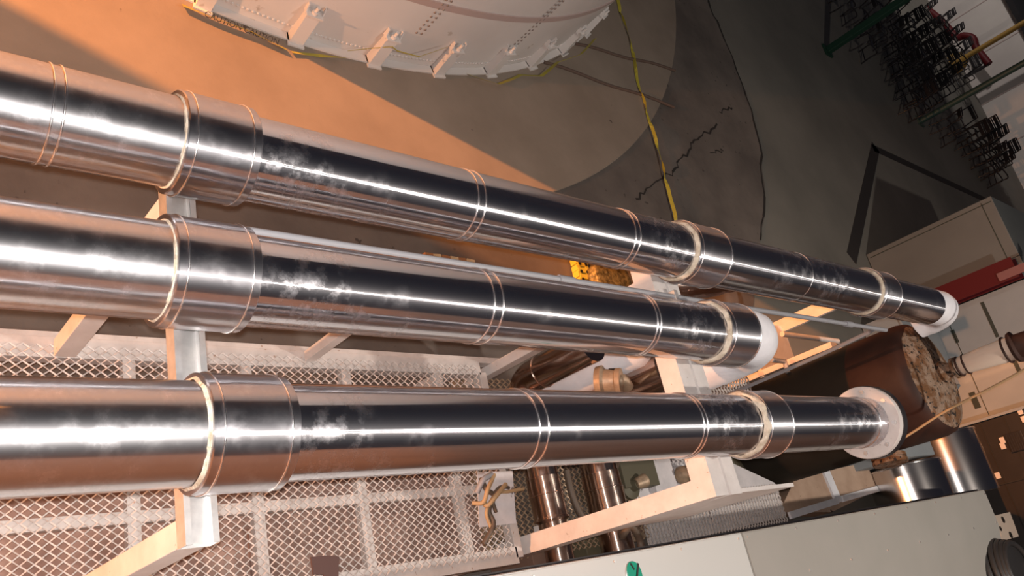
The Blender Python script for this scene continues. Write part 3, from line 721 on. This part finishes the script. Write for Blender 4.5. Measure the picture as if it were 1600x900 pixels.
for y0, y1, z0, z1 in ((2.62, 3.26, 1.46, 1.515), (1.98, 2.42, 1.535, 1.60), (1.46, 3.3, 2.36, 2.37), (1.46, 3.3, .86, .87)): bx(bm, (FX-.008, y0, z0), (FX+.02, y1, z1))
bx(bm, (FX-.008, 2.76, .84), (FX+.02, 3.0, .90)); bx(bm, (FX-.008, 1.62, .70), (FX+.02, 1.9, .80))
obj('slot', bm, M['gap'], we)
at_c = thing('plinth', 'pale plinth lit orange between the farthest pipe and the rusty tank', 'plinth', (13.9, 2.7, 0))
bm = new(); bx(bm, (13.72, 2.10, 0), (15.1, 3.32, .62), .01); obj('body', bm, M['facade'], at_c)
bm = new(); bx(bm, (13.70, 2.08, .62), (15.12, 3.34, .66), .006); obj('cap', bm, M['facade'], at_c)
bc = thing('brown_cabinet', 'dark brown cabinet with small white plates at the far right', 'cabinet', (FX+.6, .6, 0))
bm = new(); bx(bm, (FX-.15, -.9, .02), (FX+1.2, 1.38, 1.55), .01); obj('body', bm, M['brown'], bc)
bm = new()
for z in (.35, .72, 1.10): bx(bm, (FX-.165, -.85, z), (FX-.15, 1.34, z+.012))
bx(bm, (FX-.17, .35, .03), (FX-.15, .37, 1.52)); obj('door_seam', bm, M['ink'], bc)
for px in ((1566, 688), (1567, 697), (1530, 748), (1559, 743), (1594, 643), (1600, 655)):
    c = at_x(*px, FX-.165); bm = new(); box(bm, c, (.02, .10, .075), None, .003); o = obj('plate', bm, M['label'], bc); o['label'] = 'small white plate'
c = at_x(1588, 690, FX-.17); bm = new(); box(bm, c, (.03, .30, .26), None, .006); o = obj('vent', bm, M['black'], bc)
bm = new()
for k in range(7): box(bm, c+Vector((-.02, 0, -.105+.035*k)), (.015, .27, .010))
obj('louvre', bm, M['brown'], o)
bm = new(); bx(bm, (FX-.20, 1.385, 0), (FX-.10, 1.425, 1.7)); tag(obj('pale_post', bm, M['facade'], None, None, (FX-.15, 1.405, 0)), 'thin pale orange-lit post between the off-white enclosure and brown cabinet', 'post')
for xc, y1, r_, ln, lab in ((11.85, .82, .50, .74, 'bright metal jacketed duct with its cut end beside the rusty tank'), (13.55, 1.22, .52, .93, 'bright metal jacketed duct in front of the brown cabinet')):
    t = thing('jacketed_duct', lab, 'duct', (xc, 0, FZ))
    bm = new(); lathe(bm, (xc, y1, .56), (0, -1, 0), [(0, r_-.03), (0, r_), (ln, r_), (ln, 0)], 64); obj('jacket', bm, M['chrome'], t, 40)
    bm = new(); torus(bm, (xc, y1-.015, .56), (0, 1, 0), r_, .012, 64); obj('end_bead', bm, M['bead'], t, 60)
# white riser block behind the first duct
bm = new(); bx(bm, (11.0, .86, 0), (12.0, 1.25, 1.0), .02); tag(obj('white_block', bm, M['facade'], None, None, (11.5, 1, 0)), 'plain white block behind the cut end of the bright duct', 'block')

# brown plated skid with white strips
sk = thing('skid_base', 'brown plated skid base with white strips below the rusty tank', 'base', (9.6, .7, 0))
bm = new(); prism(bm, [at_z(x, y, .30) for x, y in ((1218, 800), (1243, 746), (1350, 723), (1378, 762), (1300, 800))], (0, 0, -.25)); obj('plate', bm, M['plate'], sk)
def strip(a, b_, w, z=.30):
    A, B = at_z(*a, z), at_z(*b_, z); d = (B-A).normalized(); s = Vector((-d.y, d.x, 0))*w/2
    bm = new(); prism(bm, [A+s, A-s, B-s, B+s], (0, 0, .03)); return obj('strip', bm, M['wrap'], sk)
strip((1287, 733), (1309, 786), .16); strip((1232, 806), (1306, 783), .08); strip((1314, 780), (1384, 760), .08)

# ------------------------------------------------------------------ long grey cabinets at the lower right
def cabinet(x0, x1, m_, lab):
    t = thing('cabinet', lab, 'cabinet', ((x0+x1)/2, -.4, FZ))
    bm = new()
    prof = [(.255, 1.12), (.265, 1.58), (.255, 1.60), (-.17, 1.60), (-.95, 1.42), (-.95, 1.12)]
    sk_ = (.265-.18)
    prism(bm, [(x0, y, z) for y, z in prof], (x1-x0, 0, 0)); bmesh.ops.bevel(bm, geom=bm.edges[:], offset=.006, segments=2, affect='EDGES')
    body = obj('body', bm, m_, t, 30)
    bm = new()
    n_ = max(2, int((x1-x0)/.75))
    for k in range(n_+1):
        x = x0+.06+(x1-x0-.12)*k/n_
        for y in (.215, -.14):
            lathe(bm, (x, y, 1.6), (0, 0, 1), [(0, .011), (.006, .009), (.006, 0)], 8)
    obj('screw', bm, M['galv'], body)
    for x in (x0+.15, x1-.15):
        for y in (.18, -.85): bm = new(); bx(bm, (x-.04, y-.04, FZ), (x+.04, y+.04, 1.12)); obj('leg', bm, M['grey'], t)
    bm = new(); bx(bm, (x0+.01, .258, 1.50), (x1-.01, .285, 1.53)); obj('lip', bm, M['black'], t)
    return t
c1_ = cabinet(-2.5, 5.935, M['cream'], 'paler cream-grey cabinet with the green emblem at the bottom of the picture')
c2_ = cabinet(5.95, 11.45, M['grey'], 'long grey-green cabinet at the lower right carrying the hose coil')
c = at_z(990, 896, 1.602)
bm = new(); pts = []
for k in range(24):
    a = 2*PI*k/24; pts.append(c+Vector((.075*math.cos(a)*(1+.15*math.sin(a)), .10*math.sin(a)-.02, 0)))
prism(bm, pts, (0, 0, .012)); bmesh.ops.bevel(bm, geom=bm.edges[:], offset=.003, segments=1, affect='EDGES')
em = obj('emblem', bm, M['green'], c1_); em['label'] = 'green oval emblem'
bm = new()
torus(bm, c+Vector((0, -.02, .0)), (0, 0, 1), .095, .008, 32)
for v in bm.verts: v.co.x = c.x+(v.co.x-c.x)*.84
obj('rim', bm, M['galv'], em, 60)
bm = new(); box(bm, c+Vector((.03, .01, .013)), (.016, .11, .006), Matrix.Rotation(-.5, 3, 'Z')); box(bm, c+Vector((-.01, .045, .013)), (.012, .05, .006), Matrix.Rotation(.5, 3, 'Z')); obj('arrow', bm, M['ink'], em)
# hose coil on the far end of the long cabinet
c = at_z(1566, 900, 1.49); hc = thing('hose_coil', 'black ribbed hose coil on the far end of the long grey cabinet', 'hose', c)
for k in range(5):
    bm = new(); torus(bm, c+Vector((0, 0, .03+.05*k)), (.06*math.sin(k), .05, 1), .42-.02*k, .036, 48, 10); obj('hose_turn', bm, M['rubber'], hc, 60)
bm = new(); lathe(bm, c, (0, 0, 1), [(0, .38), (.20, .36), (.22, .30), (.22, 0)], 32); obj('hub', bm, M['rubber'], hc, 40)
# outlet box beyond the cabinet
A = [at_z(x, y, .8) for x, y in ((1553, 806), (1578, 800), (1592, 838), (1568, 845))]
ob = thing('outlet_box', 'off-white junction box with dark holes beyond the grey cabinet end', 'box', (A[0].x, A[0].y, FZ))
bm = new(); prism(bm, A, (0, 0, -.812)); obj('body', bm, M['outlet'], ob)
for px, w in (((1567, 812), .05), ((1579, 836), .05), ((1563, 826), .035)):
    bm = new(); lathe(bm, at_z(*px, .8), (0, 0, 1), [(0, w), (.008, w), (.008, 0)], 14); o = obj('hole', bm, M['ink'], ob); o['label'] = 'dark hole'
at_box('pale_crate', (1590, 775), .70, (.45, .5, .6), M['greypanel'], 'grey crate under the brown cabinet, at the right edge', 'crate')
at_box('pale_crate', (1596, 822), .45, (.9, .35, .6), M['facade'], 'pale orange-lit crate behind the off-white junction box', 'crate')
at_box('pale_crate', (1600, 878), .9, (.8, .12, .6), M['facade'], 'narrow pale crate right beside the hose coil', 'crate')

# ------------------------------------------------------------------ far yard: poles, pipes, stacks of black frame chairs
gp = thing('green_pole', 'tall thin green pole among the black frame chairs', 'pole', at_z(1437, 190, 0)-Vector((0, 0, .012)))
c = Vector(gp.location)
bm = new(); cyl(bm, c, c+Vector((0, 0, 5.5)), .08, 16); obj('shaft', bm, M['greenpole'], gp, 40)
bm = new(); box(bm, c+Vector((0, 0, .02)), (.3, .3, .04)); obj('foot_plate', bm, M['greenpole'], gp)
c = at_z(1292, 80, 0); c.z = -.012
gd = thing('green_pole', 'thick dark green post at the left edge of the chair stacks', 'pole', c)
bm = new(); bx(bm, c+Vector((-.08, -.08, 0)), c+Vector((.08, .08, 4)), .01); obj('shaft', bm, M['greendark'], gd)
bm = new(); box(bm, c+Vector((0, 0, .03)), (.3, .3, .05)); obj('foot_plate', bm, M['greendark'], gd)
ypb = at_x(1518, 84, 29.8); ypb.z = -.012
yp = thing('yellow_pole', 'yellow-brown post with a rounded foot in front of the far white wall', 'pole', ypb)
bm = new(); cyl(bm, ypb, ypb+Vector((0, 0, 2.6)), .09, 16); obj('shaft', bm, M['yellowpole'], yp, 40)
bm = new(); lathe(bm, ypb, (0, 0, 1), [(0, .36), (.25, .34), (.42, .2), (.5, .09)], 24); obj('foot', bm, M['yellowpole'], yp, 50)
rp = thing('red_pipe', 'red pipe with bent end running along the foot of the far white wall', 'pipe', (30.4, 16, .0))
P = [at_x(1440, 8, 30.5), at_x(1470, 32, 30.5), at_x(1494, 58, 30.5), at_x(1505, 56, 30.5), at_x(1520, 60, 30.5), at_x(1526, 76, 30.5), at_x(1545, 100, 30.5)]
bm = new(); tube(bm, spline(P, 5), .13, 14); obj('tube', bm, M['red'], rp, 60)
for q in (P[1], P[-1]): bm = new(); bx(bm, (30.46, q.y-.04, -.012), (30.54, q.y+.04, q.z)); obj('bracket', bm, M['black'], rp)
proto = {}
def chair_mesh():
    legs = new(); s = .24
    for sx in (-1, 1):
        tube(legs, spline([(sx*s, -.26, .0), (sx*s, -.24, .25), (sx*s, -.22, .46), (sx*s, .20, .45), (sx*s, .24, .2), (sx*s, .28, 0)], 4), .018, 8)
        tube(legs, spline([(sx*s, .20, .45), (sx*s*.95, .26, .7), (sx*s*.9, .30, .92)], 4), .018, 8)
    tube(legs, [(-s*.9, .30, .92), (s*.9, .30, .92)], .018, 8); tube(legs, [(-s, -.24, .12), (s, -.24, .12)], .014, 8)
    seat = new(); box(seat, (0, -.01, .468), (.40, .14, .02), None, .008)
    back = new(); box(back, (0, .29, .84), (.40, .03, .10), Matrix.Rotation(-.15, 3, 'X'), .015)
    return legs, seat, back
def base_chair(loc, rz, lab):
    t = thing('frame_chair', lab, 'chair', (0, 0, 0), 'black chairs stored in the far yard')
    a, b_, c = chair_mesh(); obj('frame', a, M['black'], t, 60); obj('seat', b_, M['black'], t); obj('backrest', c, M['black'], t)
    t.location = loc; t.rotation_euler = (0, 0, rz); return t
clusters = [('in the dense dark block left of the thin green pole', [(1425, 165), (1447, 150), (1470, 135), (1500, 118), (1418, 140), (1440, 120), (1462, 108), (1490, 92), (1405, 118), (1428, 98), (1452, 84), (1478, 70), (1398, 92), (1420, 76), (1442, 62), (1465, 48), (1388, 64), (1412, 48), (1436, 34)], 2),
            ('beside the thick dark green post', [(1345, 32), (1352, 70), (1372, 52), (1322, 12), (1370, 20), (1396, 26)], 1),
            ('at the foot of the thin green pole, on its right', [(1478, 205), (1496, 196)], 1),
            ('in the right-hand stack below the thin green pole', [(1510, 222), (1526, 214), (1525, 240), (1542, 230), (1540, 258), (1557, 250), (1550, 270)], 2),
            ('near the far white wall, right of the thin green pole', [(1562, 128), (1578, 146), (1594, 160), (1586, 176)], 1)]
first = None
for where, pts, n_ in clusters:
    for px in pts:
        c = at_z(*px, .3); rz = random.uniform(-.35, .35)+1.2
        for k in range(n_):
            lab = 'black tubular chair '+where
            loc = (c.x+.07*k, c.y+.03*k, -.012+.15*k)
            if first is None: first = base_chair(loc, rz, lab); o = first
            else:
                o = first.copy(); COL.objects.link(o); o.location = loc; o.rotation_euler = (0, 0, rz); o['label'] = lab
                for ch_ in list(first.children):
                    q = ch_.copy(); COL.objects.link(q); q.parent = o
            o['group'] = 'chairs '+where
c = at_z(1592, 215, .3); cv = thing('covered_barrow', 'dark rounded bin at the right edge below the far wall', 'bin', (c.x, c.y, -.012))
bm = new(); lathe(bm, (c.x, c.y, -.012), (0, 0, 1), [(0, .55), (.7, .7), (.8, .72), (.95, .5), (1.0, 0)], 28); obj('body', bm, M['brown'], cv, 40)

# tall unseen blocker added out of frame to keep sodium light off floor and deck
LN = Vector((1.088, -.403, 0)).normalized(); q = Vector((.991, 4.934, 0))-LN*5.5
bm = new(); prism(bm, [q, q+Vector((0, -1.6, 0)), q+Vector((-.6, -1.6, 0)), q+Vector((-.6, .2, 0))], (0, 0, 9.5))
struct('shade_block', bm, M['pad'])
bm = new(); bx(bm, (-8, -3.3, 0), (30, -3.1, 5.2)); struct('bounce_wall', bm, M['wallbrown'])  # unseen surface added to reflect flash into the lower sides of the pipes
